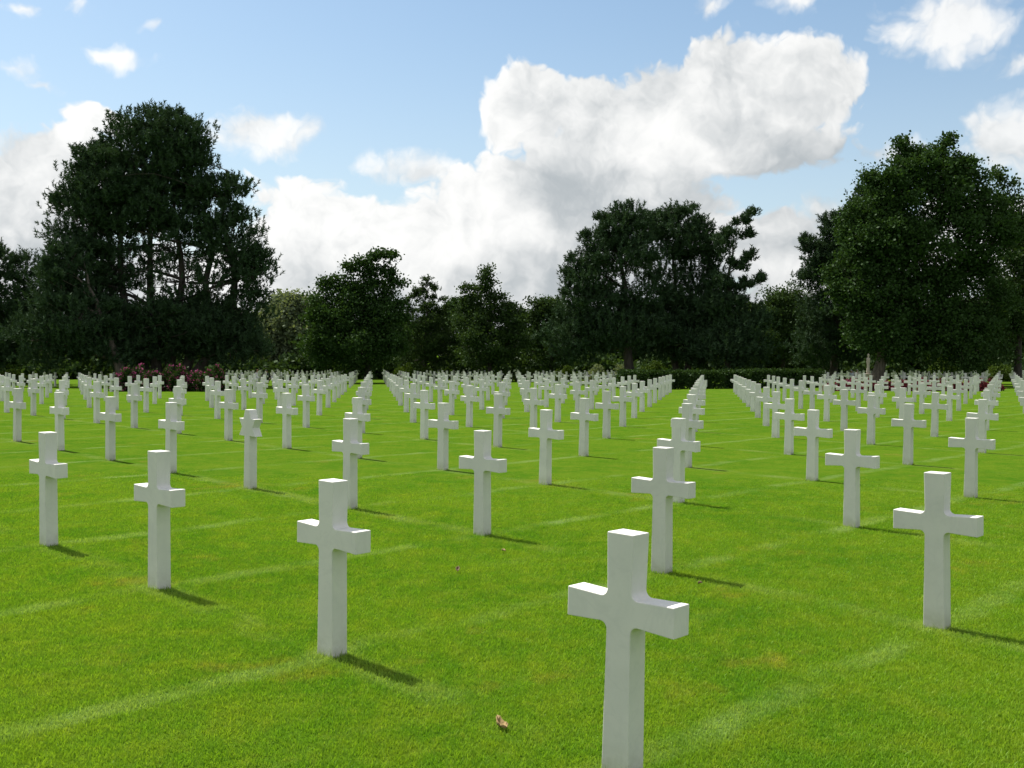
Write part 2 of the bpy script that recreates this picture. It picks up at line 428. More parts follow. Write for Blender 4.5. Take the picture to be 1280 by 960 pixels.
def fillet(cx, cz, r, a0, a1, n=6):
    return [(cx + r*math.cos(a0+(a1-a0)*k/n), cz + r*math.sin(a0+(a1-a0)*k/n)) for k in range(n+1)]
def cross_outline():
    wt, wn, wb, r = .1345/2, .1215/2, .137/2, .032
    zt, zb, L = .742, .617, .537/2
    zti, zbi = .735, .626           # arm is a little slimmer at its root
    right = [(wb, -.12), (wb, 0.0), (wn, zbi-r)]
    right += fillet(wn+r, zbi-r, r, math.pi, math.pi/2)[1:]
    right += [(L, zb), (L, zt)]
    right += fillet(wn+r, zti+r, r, -math.pi/2, -math.pi)
    right += [(wt, 1.0)]
    left = [(-x, z) for x, z in right[::-1]]
    return [(x*S, z*S) for x, z in right + left]
CROSS = extrude_outline('cross', cross_outline(), .0540*S)
CROSS.materials.append(M_MARBLE)
def star_mesh():
    # six-pointed star with a blunt top point on a plain shaft
    right = [(.068, -.12), (.068, 0), (.060, .667), (.180, .667), (.118, .777), (.180, .886), (.085, .886), (.046, 1.0)]
    pts = right + [(-x, z) for x, z in right[::-1]]
    return extrude_outline('star', [(x*S, z*S) for x, z in pts], .0540*S)
STAR = star_mesh(); STAR.materials.append(M_MARBLE)

ONES = 'zeroth first second third fourth fifth sixth seventh eighth ninth tenth eleventh twelfth thirteenth fourteenth fifteenth sixteenth seventeenth eighteenth nineteenth twentieth'.split()
def ordinal(n):
    if n <= 20: return ONES[n]
    tens = {2: 'twenty', 3: 'thirty', 4: 'forty', 5: 'fifty', 6: 'sixty'}[n//10]
    return (tens[:-1] + 'ieth') if n % 10 == 0 else tens + '-' + ONES[n % 10]

spots = []
for j in range(-2, 60):
    for i in range(-70, 40):
        p = O + i*U + j*VV
        if p[1] < 2.5: continue
        z = float(G(p[0], p[1]))
        bx, by = proj((p[0], p[1], z)); tx, ty = proj((p[0], p[1], z+S))
        if not (-25 < bx < 1305) or ty > 945: continue
        d = p[1]/S
        if d > 100: continue
        # the plot ends at a planted strip; other plots lie behind it
        if d > 61 and d < 68: continue
        if d >= 58 and 776 < bx < 1025: continue
        if d >= 47 and 146 < bx < 280: continue
        if d >= 68 and (bx < 300): 
            if bx < 150 and d > 76: continue
        if d >= 84 and not (280 < bx < 776 or bx > 1030): continue
        spots.append((d, i, j, p, z, bx))
spots.sort(key=lambda s: s[0])
near = spots[:300]; far = spots[300:]
rows_ = {}
for s in near: rows_.setdefault(s[2], []).append(s)
jn = {j: k+1 for k, j in enumerate(sorted(rows_))}
pos = {}
for j, L in rows_.items():
    for k, s in enumerate(sorted(L, key=lambda s: -s[5])): pos[(s[1], s[2])] = k+1
SPECIAL = {(0, 0): 'nearest white marble cross, its foot hidden by the lower edge of the picture',
           (-1, 0): 'large white marble cross with a short shadow, left of the nearest cross',
           (-2, 0): 'white marble cross in the front row, two places left of the nearest cross',
           (-3, 0): 'leftmost large white marble cross of the front row',
           (1, 1): 'large white marble cross nearest to the right edge of the picture',
           (0, 1): 'white marble cross standing just behind the nearest cross, half hiding the one behind'}
for d, i, j, p, z, bx in near:
    star = (i, j) == (-3, 1)
    o = obj('star_headstone' if star else 'marble_cross', STAR if star else CROSS)
    jit = np.random.default_rng((i+100)*1000 + j).normal(0, 1, 5)
    o.location = (p[0] + jit[0]*.012, p[1] + jit[1]*.012, z)
    o.rotation_euler = (jit[2]*.006, jit[3]*.006, ARM + jit[4]*.014)
    if star: tag(o, 'white marble Star of David headstone standing among the crosses', 'headstone', 'white marble headstones on the lawn')
    else: tag(o, SPECIAL.get((i, j), f'white marble cross, {ordinal(pos[(i, j)])} from the right in the {ordinal(jn[j])} nearest diagonal row'), 'cross', 'white marble headstones on the lawn')
# longer blades left by the mower round the feet of the nearer stones
rf = np.random.default_rng(77); FV, FF, FT = [], [], []; off = 0
for d, i, j, p, z, bx in near:
    if d > 22: break
    m = 150; e_ = rf.uniform(-1, 1, m); sd = rf.integers(0, 4, m)
    lx = np.where(sd == 0, -.0705-rf.random(m)*.02, np.where(sd == 1, .0705+rf.random(m)*.02, e_*.085))*S
    ly = np.where(sd == 2, -.0560-rf.random(m)*.02, np.where(sd == 3, .0560+rf.random(m)*.02, e_*.070))*S
    bx_ = np.stack([lx*math.cos(ARM)-ly*math.sin(ARM)+p[0], lx*math.sin(ARM)+ly*math.cos(ARM)+p[1], np.full(m, z-.004)], -1)
    hh = rf.uniform(.018, .055, m)*(1+.3*rf.normal(size=m)).clip(.5, 1.6); th = rf.uniform(0, 6.28, m)
    sd_ = np.stack([np.cos(th), np.sin(th), np.zeros(m)], -1)*.0024
    tp = bx_ + np.stack([rf.normal(0, .4, m)*hh, rf.normal(0, .4, m)*hh, hh], -1)
    FV.append(np.stack([bx_-sd_, bx_+sd_, tp], 1).reshape(-1, 3)); FF.append(np.arange(m*3).reshape(-1, 3)+off); off += m*3; FT.append(np.repeat(rf.random(m), 3))
fm = mesh_np('grass_fringe', np.concatenate(FV), np.concatenate(FF))
fa = fm.attributes.new('tone', 'FLOAT', 'POINT'); fa.data.foreach_set('value', np.concatenate(FT).astype(np.float32))
fr = obj('grass_fringe', fm, M_BLADE); fr['kind'] = 'stuff'
tag(fr, 'longer grass blades round the feet of the nearer stones', 'grass')
# the remaining, farthest crosses as one mass
if far:
    n = len(CROSS.vertices); base = np.empty(n*3, np.float32); CROSS.vertices.foreach_get('co', base); base = base.reshape(-1, 3)
    simple = np.array(cross_outline()); m = len(simple)
    fv = np.concatenate([np.stack([simple[:, 0], np.full(m, -.0540*S), simple[:, 1]], -1), np.stack([simple[:, 0], np.full(m, .0540*S), simple[:, 1]], -1)])
    ca, sa = math.cos(ARM), math.sin(ARM)
    fv = np.stack([fv[:, 0]*ca - fv[:, 1]*sa, fv[:, 0]*sa + fv[:, 1]*ca, fv[:, 2]], -1)
    bm = bmesh.new()
    for d, i, j, p, z, bx in far:
        vs = [bm.verts.new((v[0]+p[0], v[1]+p[1], v[2]+z)) for v in fv]
        bm.faces.new(vs[:m]); bm.faces.new(vs[m:][::-1])
        for k in range(m):
            l = (k+1) % m; bm.faces.new((vs[l], vs[k], vs[m+k], vs[m+l]))
    me = bpy.data.meshes.new('distant_crosses'); bm.to_mesh(me); bm.free()
    fo = obj('distant_crosses', me, M_MARBLE); fo['kind'] = 'stuff'
    tag(fo, 'mass of far white crosses in front of the trees', 'crosses')

# ------------------------------------------------------------------ foliage and wood
def frames(d, rg):
    """unit vectors perpendicular to d"""
    r = rg.normal(size=d.shape); s = np.cross(d, r); s /= np.linalg.norm(s, axis=1, keepdims=True)+1e-9
    return s
def needle_tufts(cen, out, rg, K=15, L=.50, Wd=.085, up=1.0, nl=.25):
    """upright bottle-brush shoots: needles set along a short twig"""
    n = len(cen)
    d0 = np.array([0, 0, up]) + .45*out + rg.normal(0, .35, (n, 3)); d0 /= np.linalg.norm(d0, axis=1, keepdims=True)
    d0 = np.repeat(d0, K, 0); t_ = np.tile(np.linspace(0, 1, K), n)[:, None]
    c = np.repeat(cen, K, 0) + d0*t_*np.repeat(L*rg.uniform(.6, 1.2, n), K)[:, None]
    d = d0*.55 + frames(d0, rg)*(1.05-.5*t_); d /= np.linalg.norm(d, axis=1, keepdims=True)
    s = frames(d, rg); l = (nl*rg.uniform(.7, 1.2, n*K))[:, None]
    v = np.stack([c - s*Wd*.5, c + s*Wd*.5, c + d*l], 1)
    tone = np.repeat(np.repeat(rg.random(n), K)*.6 + rg.random(n*K)*.4, 3)
    f = np.arange(n*K*3).reshape(-1, 3)
    return v.reshape(-1, 3), f, tone
def leaf_tufts(cen, out, rg, K=9, L=.22, spread=.38, droop=0.0):
    n = len(cen)
    c = np.repeat(cen, K, 0) + rg.normal(0, spread, (n*K, 3))*[1, 1, .7]
    d = rg.normal(0, 1, (n*K, 3)) + np.repeat(out, K, 0)*.5; d[:, 2] -= droop; d /= np.linalg.norm(d, axis=1, keepdims=True)
    s = frames(d, rg); l = (L*rg.uniform(.6, 1.4, n*K))[:, None]
    v = np.stack([c, c + d*l*.5 + s*l*.38, c + d*l, c + d*l*.5 - s*l*.38], 1)
    tone = np.repeat(np.repeat(rg.random(n), K)*.6 + rg.random(n*K)*.4, 4)
    k = np.arange(n*K)[:, None]*4
    f = np.concatenate([k+[[0, 1, 2]], k+[[0, 2, 3]]])
    return v.reshape(-1, 3), f, tone
def leaf_mesh(name, parts, mat):
    V_, F_, T_ = [], [], []; off = 0
    for v, f, t_ in parts: V_.append(v); F_.append(f+off); T_.append(t_); off += len(v)
    me = mesh_np(name, np.concatenate(V_), np.concatenate(F_))
    at = me.attributes.new('tone', 'FLOAT', 'POINT'); at.data.foreach_set('value', np.concatenate(T_).astype(np.float32))
    me.materials.append(mat)
    return me
def tube(path, radii, seg=7):
    path = np.asarray(path, float); n = len(path)
    tan = np.gradient(path, axis=0); tan /= np.linalg.norm(tan, axis=1, keepdims=True)+1e-9
    ref = np.array([.3, .9, .2]); V_ = []
    for p, t_, r in zip(path, tan, radii):
        a = np.cross(t_, ref); a /= np.linalg.norm(a)+1e-9; b = np.cross(t_, a)
        th = np.arange(seg)*2*np.pi/seg
        V_.append(p + r*(np.cos(th)[:, None]*a + np.sin(th)[:, None]*b))
    k = np.arange((n-1)*seg); r0 = k//seg*seg; c0 = k % seg; c1 = (c0+1) % seg
    F_ = np.stack([r0+c0, r0+c1, r0+seg+c1, r0+seg+c0], -1)
    return np.concatenate(V_), F_
def limb(p0, p1, r0, r1, rg, n=6, wob=.06, sag=0.0):
    p0, p1 = np.asarray(p0, float), np.asarray(p1, float); L = np.linalg.norm(p1-p0)
    t_ = np.linspace(0, 1, n)[:, None]
    pts = p0 + (p1-p0)*t_ + np.sin(np.pi*t_)*rg.normal(0, wob*L, 3) + rg.normal(0, wob*.2*L, (n, 3))*np.sin(np.pi*t_)
    pts[:, 2] -= (np.sin(np.pi*t_)*sag*L)[:, 0]
    return tube(pts, np.linspace(r0, r1, n))
def join(parts):
    V_, F_ = [], []; off = 0
    for v, f in parts: V_.append(v); F_.append(f+off); off += len(v)
    return np.concatenate(V_), np.concatenate(F_)

def make_tree(name, label, kind, Y, trunk_px, lobes, mat, bark, seed, cat='tree', group=None, dens=1.0, trunk_r=.3, fork=None,
              depth=.8, L=None, sparse=None, nstems=1):
    """lobes: (px, py, rx, ry[, weight]) outlines of the crown's masses in photo pixels at the tree's own distance Y;
    each becomes a rounded mass with depth, filled with twig clusters"""
    rg = np.random.default_rng(seed)
    k = Y/FPX
    base = at(trunk_px, 470, Y); base[2] = float(G(base[0], Y))
    root = thing(name, label, cat, base, group)
    cen, out, wood, lob = [], [], [], []
    for lb in lobes:
        px, py, rx, ry = lb[:4]; wgt = lb[4] if len(lb) > 4 else 1.0
        c = at(px, py, Y); r = np.array([rx*k, max(rx, ry)*k*depth, ry*k])
        c[1] += rg.uniform(-.25, .25)*r[1]
        if kind == 'pine': r = np.maximum(r - .06, r*.80); c[2] -= .22      # shoots stand up to half a metre beyond their cluster
        lob.append((c, r, wgt))
    big = list(lob)                                   # sprays that stand out of the crown's outline
    for c, r, wgt in big:
        if min(r[0], r[2]) < .9: continue
        for _ in range(int((1.5 + .7*r[0]) if kind == 'pine' else (3 + 1.6*r[0]))):
            u = rg.normal(size=3); u[2] = abs(u[2])*1.1 - .25; u /= np.linalg.norm(u)
            p_ = c + u*r*rg.uniform(1.0, 1.14)
            if any((((p_-c2)/r2)**2).sum() < .85 for c2, r2, _w in big): continue
            a_ = rg.uniform(.25, .5) if kind == 'pine' else rg.uniform(.30, .75)
            lob.append((p_, np.array([a_, a_, a_*(.5 if kind == 'pine' else .8)]), 1.0))
    top = max(c[2] + r[2]*.3 for c, r, _ in big)
    ztop = top - base[2]
    # trunk stems
    cx = sum(c[0]*r[0]*r[2] for c, r, _ in lob)/sum(r[0]*r[2] for c, r, _ in lob)
    stems = []
    for s in range(nstems):
        sx = base[0] + (s-(nstems-1)/2)*trunk_r*1.1
        end = np.array([cx*.75 + sx*.25 + (s-(nstems-1)/2)*ztop*.10, Y + rg.normal(0, .5), base[2] + ztop*.88])
        n = 9; t_ = np.linspace(0, 1, n)[:, None]
        st = np.array([sx, Y, base[2]-.15])
        pts = st + (end-st)*t_
        pts[:, :2] += (rg.normal(0, .012*ztop, (n, 2)))*np.minimum(1, t_*3)*(1-t_*.3)
        if nstems > 1: pts[:, 0] += (s-(nstems-1)/2)*np.sin(np.pi*np.clip(t_[:, 0]*1.2, 0, 1))*ztop*.05
        rad = trunk_r*(1 if nstems == 1 else .72)*(1-.86*t_[:, 0]); rad[0] *= 1.35
        wood.append(tube(pts, rad, 9)); stems.append(pts)
    for c, r, wgt in lob:
        # limb from the nearest stem, rising to the mass
        st = stems[int(rg.integers(len(stems)))]
        zz = min(c[2] - .3*abs(c[0]-st[0][0]) - .2*r[2], st[-1][2])
        zz = max(zz, base[2] + ztop*.22)
        m = int(np.argmin(np.abs(st[:, 2]-zz))); a = st[m]
        rr = trunk_r*(.34-.22*m/len(st))*(1.0 if r[0] > .8 else .4)
        wood.append(limb(a, c, rr, rr*.35, rg))
        vol = (r[0]*r[1] + r[0]*r[2] + r[1]*r[2])/3
        ncl = int(max(3, (15.0 if kind == 'pine' else 8.5)*dens*wgt*vol + 3))
        u = rg.normal(size=(ncl, 3)); u /= np.linalg.norm(u, axis=1, keepdims=True)
        rad = rg.uniform(.25, 1.0, ncl)**.45
        pc = c + u*r*rad[:, None]
        for q_ in range(0, ncl, 3 if kind == 'pine' else 4):
            wood.append(limb(c + (pc[q_]-c)*.1, pc[q_], max(.025, rr*.30), .014, rg, 4))
        sprd = float(np.clip(.45*min(r[0], r[2]), .16, .52))
        for p_, u_ in zip(pc, u):
            if kind == 'pine':
                m_ = int(rg.integers(9, 16)); cl = p_ + rg.normal(0, 1, (m_, 3))*[sprd, sprd, sprd*.5]
            elif kind == 'conifer':
                m_ = int(rg.integers(6, 12)); cl = p_ + rg.normal(0, 1, (m_, 3))*[sprd, sprd, sprd*.45]
            else:
                m_ = int(rg.integers(6, 12)); cl = p_ + rg.normal(0, 1, (m_, 3))*[sprd, sprd, sprd*.75]
            cen.append(cl); out.append(np.repeat(u_[None], m_, 0))
    cen = np.concatenate(cen); out = np.concatenate(out)
    keep = cen[:, 2] > base[2] + .25
    if sparse is not None:
        for (px, py, rx, ry, pr) in sparse:
            c = at(px, py, Y)
            ins = ((cen[:, 0]-c[0])/(rx*k))**2 + ((cen[:, 2]-c[2])/(ry*k))**2 < 1
            keep &= ~(ins & (rg.random(len(cen)) < pr))
    cen, out = cen[keep], out[keep]
    cell = np.floor(cen/.9).astype(np.int64); cell -= cell.min(0) - 1; dim = cell.max(0) + 2
    cnt = np.zeros(dim, np.int32); np.add.at(cnt, tuple(cell.T), 1)
    nb = np.zeros_like(cnt)
    for dx in (-1, 0, 1):
        for dy in (-1, 0, 1):
            for dz in (-1, 0, 1): nb += np.roll(cnt, (dx, dy, dz), (0, 1, 2))
    ok = nb[tuple(cell.T)] >= (30 if kind == 'pine' else 24)                      # no tuft hangs in the air by itself
    cen, out = cen[ok], out[ok]
    if kind == 'pine': parts = [needle_tufts(cen - base, out, rg, 15, L or .50)]
    elif kind == 'conifer': parts = [needle_tufts(cen - base, out, rg, 13, L or .42, up=.25)]
    elif kind == 'willow': parts = [leaf_tufts(cen - base, out, rg, 9, L or .30, .40, droop=1.2)]
    else: parts = [leaf_tufts(cen - base, out, rg, 12, L or .21, .27)]
    wv, wf = join(wood)
    tr = obj('trunk', mesh_np('trunk', wv - base, wf, smooth=True), bark, root)
    cr = obj('crown', leaf_mesh('crown', parts, mat), None, root)
    return root

def shrub(name, label, px, py, Y, rx, ry, mat, seed, cat='shrub', group=None, flower=None, n=None, box=False, L=.14):
    """low plant standing on the ground: rx half width, ry height, in metres"""
    rg = np.random.default_rng(seed)
    b = at(px, 470, Y); b[2] = float(G(b[0], Y))
    root = thing(name, label, cat, b, group)
    n = n or int(260*rx*ry + 80)
    if box:
        c = rg.uniform(-1, 1, (n, 3))*[rx, .5, .5]; c[:, 2] = (c[:, 2]+.5)*ry
        f = rg.integers(0, 4, n); c[f == 0, 1] = -.5 + rg.random((f == 0).sum())*.08; c[f == 1, 2] = ry - rg.random((f == 1).sum())*.06
        o_ = np.zeros((n, 3)); o_[f == 0, 1] = -1; o_[f == 1, 2] = 1
    else:
        u = rg.normal(size=(n, 3)); u[:, 2] = np.abs(u[:, 2]); u /= np.linalg.norm(u, axis=1, keepdims=True)
        lump = 1 + .22*np.sin(u[:, 0]*5+seed) * np.cos(u[:, 2]*7+seed)
        c = u*[rx, rx*.8, ry]*(rg.random(n)**.3*lump)[:, None]; c[:, 2] = np.maximum(c[:, 2], .04); o_ = u
    obj('foliage', leaf_mesh('foliage', [leaf_tufts(c, o_, rg, 7, L, .09)], mat), None, root)
    wood = []
    for k_ in range(5):
        e = np.array([rg.uniform(-.6, .6)*rx, rg.uniform(-.3, .3)*rx, ry*rg.uniform(.5, .8)])
        wood.append(limb((rg.uniform(-.25, .25)*rx, 0, -.05), e, .025, .008, rg, 4))
    v, f = join(wood); obj('stem', mesh_np('stem', v, f, smooth=True), M_BARK, root)
    if flower is not None:
        m_ = max(10, int(n*.45)); ii = rg.integers(0, n, m_)
        fc = c[ii]*1.06 + rg.normal(0, .03, (m_, 3))
        obj('blossom', leaf_mesh('blossom', [leaf_tufts(fc, o_[ii], rg, 6, .11, .05)], flower), None, root)
    return root

# ------------------------------------------------------------------ the trees
PG, DG, BG = 'tall pines behind the graves', 'broadleaved trees behind the graves', 'dark trees of the rear belt'
make_tree('pine_tree', 'huge dark round-topped pine with many stems and sky showing through its middle', 'pine', 76, 205,
    [(185,188,64,56,1.1),(142,240,56,62),(222,190,42,52),(106,272,40,44),(278,231,34,13),(245,240,34,22,.8),(288,305,44,46),(316,340,20,36),(180,258,70,36),(240,275,40,20,.6),
     (150,330,30,42,.6),(105,345,50,44),(215,310,64,32,.55),(235,350,70,32,.55),(120,205,26,22),(305,385,28,24,.6),(255,412,60,30),(290,425,45,34),(200,425,75,28),(205,392,70,18,.6)],
    M_PINE, M_BARK, 21, group=PG, trunk_r=.58, nstems=6, sparse=[(212,330,56,44,.46),(222,345,36,28,.40),(268,350,40,22,.40),(215,255,22,20,.3)])
make_tree('pine_tree', 'dark pine on a slim leaning trunk left of the huge round-topped pine', 'pine', 73, 158,
    [(88,325,26,28),(80,360,30,34),(100,400,56,38),(60,425,46,36),(130,425,45,30)], M_PINE, M_BARK2, 22, group=PG, trunk_r=.42)
make_tree('pine_tree', 'pine cut by the left edge of the picture', 'pine', 82, -20,
    [(-4,316,12,9),(-30,330,34,36),(28,326,12,14),(38,348,16,18),(18,375,34,22),(10,415,56,40),(-30,420,50,50)], M_PINE, M_BARK, 23, group=PG, trunk_r=.4)
make_tree('willow_tree', 'pale grey-green round tree beside the huge pine', 'willow', 112, 362,
    [(352,392,24,20),(375,388,22,16),(365,415,42,28),(345,440,30,28),(385,440,30,28)], M_WILLOW, M_BARK2, 24, group=DG, dens=1.3, trunk_r=.3)
make_tree('broadleaf_tree', 'broad tree with a ragged wind-blown top right of the pale tree', 'leaf', 88, 460,
    [(438,333,5,4),(450,327,8,4),(464,322,9,4),(477,319,8,3),(487,319,5,3),(448,338,6,4),(462,336,6,8),(463,350,12,8),(480,338,5,5),(492,343,8,4),(503,353,6,3),(488,355,10,5),(405,356,8,6),(425,354,14,7),
     (400,378,12,16),(435,368,24,12),(465,366,26,12),(488,372,10,9),(440,395,44,26),(480,402,28,30),(445,430,55,30),(410,420,24,40)],
    M_LEAF, M_BARK, 25, group=DG, dens=1.15, trunk_r=.26)
make_tree('conifer_tree', 'small cone-shaped conifer between two broadleaved trees', 'conifer', 100, 530,
    [(533,350,3,5),(532,358,6,4),(521,364,6,3),(543,363,6,3),(530,368,12,5),(514,374,7,3),(548,374,8,3),(530,382,20,8),(508,388,6,4),(554,388,6,4),(530,402,28,14),(532,428,38,20),(534,448,42,18)], M_LEAF2, M_BARK, 26, group='small conifers', dens=1.5, trunk_r=.22)
make_tree('broadleaf_tree', 'tree with a thin feathery spire in the middle of the belt', 'leaf', 96, 612,
    [(609,335,3,5),(606,344,6,5),(611,352,6,4),(603,360,6,5),(608,370,7,5),(586,362,6,4),(592,372,9,6),(583,378,10,6),(624,371,7,4),(618,380,10,6),(638,383,8,4),(630,390,14,8),(650,392,8,6),(600,402,30,16),(640,412,22,20),(612,436,44,26)],
    M_LEAF2, M_BARK, 27, group=DG, dens=1.2, trunk_r=.24)
make_tree('broadleaf_tree', 'low rounded tree tucked behind the feathery spire', 'leaf', 112, 568, [(572,392,16,13),(565,420,34,28),(575,444,30,22)], M_LEAF, M_BARK, 28, group=DG, dens=1.1, trunk_r=.2)
make_tree('broadleaf_tree', 'low tree at the left foot of the middle pine group', 'leaf', 100, 690, [(684,388,14,12),(700,382,12,9),(690,405,26,20),(688,432,30,28)], M_LEAF2, M_BARK, 29, group=DG, dens=1.2, trunk_r=.22)
make_tree('pine_tree', 'leftmost dark pine of the middle group with a stepped left side', 'pine', 82, 790,
    [(786,264,18,14),(770,282,22,15),(798,285,22,20),(752,305,22,18),(730,328,16,15),(712,345,9,14),(735,352,28,22),(778,322,42,26),(745,385,48,28),(800,365,40,22,.8),(780,412,60,32),(725,418,46,34)],
    M_PINE, M_BARK, 31, group=PG, trunk_r=.45, sparse=[(795,350,30,14,.5)])
make_tree('pine_tree', 'dark dome-topped pine at the centre of the middle group', 'pine', 84, 852,
    [(836,268,14,12),(858,265,18,11),(826,288,18,18),(874,288,16,17),(850,300,44,22),(835,338,34,22,.9),(882,330,24,24),(880,375,40,28),(840,400,50,28),(860,425,60,32)],
    M_PINE, M_BARK, 32, group=PG, trunk_r=.45, nstems=2, sparse=[(842,338,36,16,.45)])
make_tree('pine_tree', 'narrow ragged pine leaning out on the right of the middle group', 'pine', 81, 908,
    [(938,266,7,4),(926,274,10,6),(914,286,10,8),(933,292,6,8,.7),(906,305,12,12),(938,318,9,4),(922,330,15,7),(950,347,11,4),(926,354,16,6),(900,355,16,12),(905,380,28,16),(925,402,32,20),(915,432,44,28)],
    M_PINE, M_BARK, 33, group=PG, dens=1.15, trunk_r=.3)
make_tree('broadleaf_tree', 'lower tree filling the gap between the middle pines and the right pine', 'leaf', 104, 978, [(968,372,18,10),(992,366,14,10),(985,392,34,20),(980,425,44,32)], M_LEAF2, M_BARK, 34, group=DG, dens=1.2, trunk_r=.24)
make_tree('pine_tree', 'dark pine with stepped outline in front of the big leafy tree', 'pine', 90, 1040,
    [(1008,300,6,16),(1022,318,18,18),(1038,278,9,14),(1044,300,22,20),(1064,262,12,14),(1086,248,18,16),(1085,285,38,30),(1100,330,40,40),(1052,325,42,24),(1020,348,20,16),(1035,378,34,16,.7),(1050,400,44,26),(1040,432,48,28)],
    M_PINE, M_BARK, 35, group=PG, trunk_r=.35, sparse=[(1045,366,26,10,.5)])
make_tree('broadleaf_tree', 'huge green leafy tree with twigs sticking out of its top', 'leaf', 78, 1094,
    [(1160,208,36,18),(1125,230,34,22),(1195,225,36,22),(1096,262,30,24),(1080,300,26,30),(1075,350,30,36),(1150,255,56,34),(1222,255,30,26),(1105,310,54,38),(1170,310,64,42),(1232,300,34,44),(1095,370,48,44),(1150,385,64,40),(1215,375,54,48),(1115,420,56,30),(1190,428,66,30),
     (1129,176,4,4),(1127,186,3,6),(1131,196,6,6),(1186,172,3,3),(1183,182,3,6),(1166,188,10,6,.7),(1205,205,8,5)],
    M_LEAF, M_BARK2, 36, group=DG, dens=1.25, trunk_r=.42, sparse=[(1178,298,24,10,.4)])
make_tree('broadleaf_tree', 'leafy tree with loose outer twigs at the right edge of the picture', 'leaf', 84, 1272,
    [(1250,218,9,5,.7),(1262,232,8,6,.7),(1258,252,14,7,.8),(1270,268,16,10),(1280,300,26,30),(1275,350,40,44),(1260,410,44,44),(1310,330,40,60)], M_LEAF2, M_BARK, 37, group=DG, dens=1.1, trunk_r=.32)
# darker belt behind, tree by tree
belt = [(20,412,46),(85,395,48),(150,405,46),(215,412,46),(275,405,44),(330,425,30),(420,420,34),(500,415,34),(655,425,30),(720,420,36),(770,410,40),(830,410,44),(890,412,42),(950,405,36),(1010,398,36),(1075,405,44),(1140,400,48),(1205,398,46),(1265,392,46)]
WHERE = ['at the left edge, behind the pine cut by the picture', 'left of the slim leaning pine trunk', 'behind the slim leaning pine trunk', 'behind the stems of the huge pine', 'right of the stems of the huge pine',
 'between the huge pine and the pale tree', 'behind the left half of the wind-blown tree', 'between the wind-blown tree and the conifer', 'right of the feathery spire', 'behind the stepped pine, on its left', 'behind the trunk of the stepped pine',
 'behind the dome-topped pine, on its left', 'behind the dome-topped pine, on its right', 'behind the leaning ragged pine', 'just left of the stepped right pine', 'behind the stepped right pine', 'behind the huge leafy tree, on its left', 'behind the middle of the huge leafy tree', 'behind the right edge tree']
for n_, (px, py, r) in enumerate(belt):
    make_tree('background_tree', 'dark background tree ' + WHERE[n_], 'leaf', 122 + (n_ % 3)*5, px,
        [(px, py, r*.8, (455-py)*.35), (px-r*.5, py+16, r*.7, (462-py)*.42), (px+r*.5, py+18, r*.7, (462-py)*.42), (px, 445, r*1.05, 26)], M_LEAF2, M_BARK, 60+n_, group=BG, dens=.42, trunk_r=.25, L=.42)

# dense dark undergrowth between and behind the trunks
n_u = 9000; ux = rng.uniform(-72, 72, n_u); uy = rng.uniform(104, 119, n_u)
uh = 2.6 + 1.3*np.sin(ux*.31+1) + .8*np.sin(ux*.83); uc = np.stack([ux, uy, G(ux, uy) + rng.random(n_u)**.8*uh], -1)
ug = obj('undergrowth', leaf_mesh('undergrowth', [leaf_tufts(uc, np.zeros((n_u, 3)), rng, 10, .55, .5)], M_LEAF2)); ug['kind'] = 'stuff'
tag(ug, 'dark undergrowth between the trunks of the rear belt', 'undergrowth')

# ------------------------------------------------------------------ hedge, shrubs and flower beds
for n_, px in enumerate((790, 822, 854, 886, 918, 950, 982, 1010)):
    shrub('hedge', f'clipped dark green hedge, {ordinal(n_+1)} stretch from the left end, behind the lone crosses', px, 470, 66 + n_*.9, .92, 1.12 + .05*(n_ > 4), M_HEDGE, 100+n_, 'hedge', 'stretches of the clipped hedge', n=420, box=True)
for n_, (px, Y, rx, ry) in enumerate(((14, 84, 1.6, 1.1), (140, 82, .6, .9), (252, 80, .8, .9), (357, 100, .9, 1.0), (425, 95, .7, 2.0), (505, 97, 1.2, 1.5), (530, 98, .9, 1.3), (660, 95, 1.3, 1.2), (705, 95, 1.0, 1.3), (745, 92, 1.0, 1.5), (778, 92, 1.1, 1.7), (815, 93, 1.4, 1.8), (1178, 100, 1.4, 2.4), (1250, 96, 1.8, 1.6))):
    spot = ['at the far left edge', 'left of the slim leaning trunk', 'right of the huge pine trunk', 'below the pale tree', 'narrow and upright, below the wind-blown tree', 'below the conifer, on its left', 'below the conifer, on its right', 'right of the feathery spire tree', 'below the low tree beside the pines',
            'pale, left of the hedge', 'pale, at the left end of the hedge', 'behind the left part of the hedge', 'taller, under the huge leafy tree', 'under the right edge tree'][n_]
    shrub('shrub', 'light green shrub ' + spot, px, 465, Y, rx, ry, M_WILLOW if n_ in (9, 10) else M_SHRUB, 130+n_, 'shrub', 'light shrubs under the trees')
for n_, px in enumerate((155, 172, 190, 207, 225, 243, 258, 270)):
    shrub('rose_bush', f'pink flowering rose bush, {ordinal(n_+1)} from the left in the bed before the huge pine', px, 470, 59.5 + (n_ % 2)*.8, .66, 1.32 + .1*math.sin(n_*2.1), M_HEDGE, 160+n_, 'rose bush', 'pink rose bushes', flower=M_PINK, n=240)
for n_, px in enumerate((1042, 1062, 1082, 1108, 1128, 1150, 1172, 1195, 1218, 1240)):
    shrub('red_shrub', f'low dark red shrub, {ordinal(n_+1)} from the left among the crosses on the right', px, 470, 63.5 + (n_ % 2)*.7, .62, .62 + .08*math.sin(n_*1.7), M_RED, 180+n_, 'shrub', 'low dark red shrubs', flower=M_PINK if n_ in (1, 4) else None, n=170)

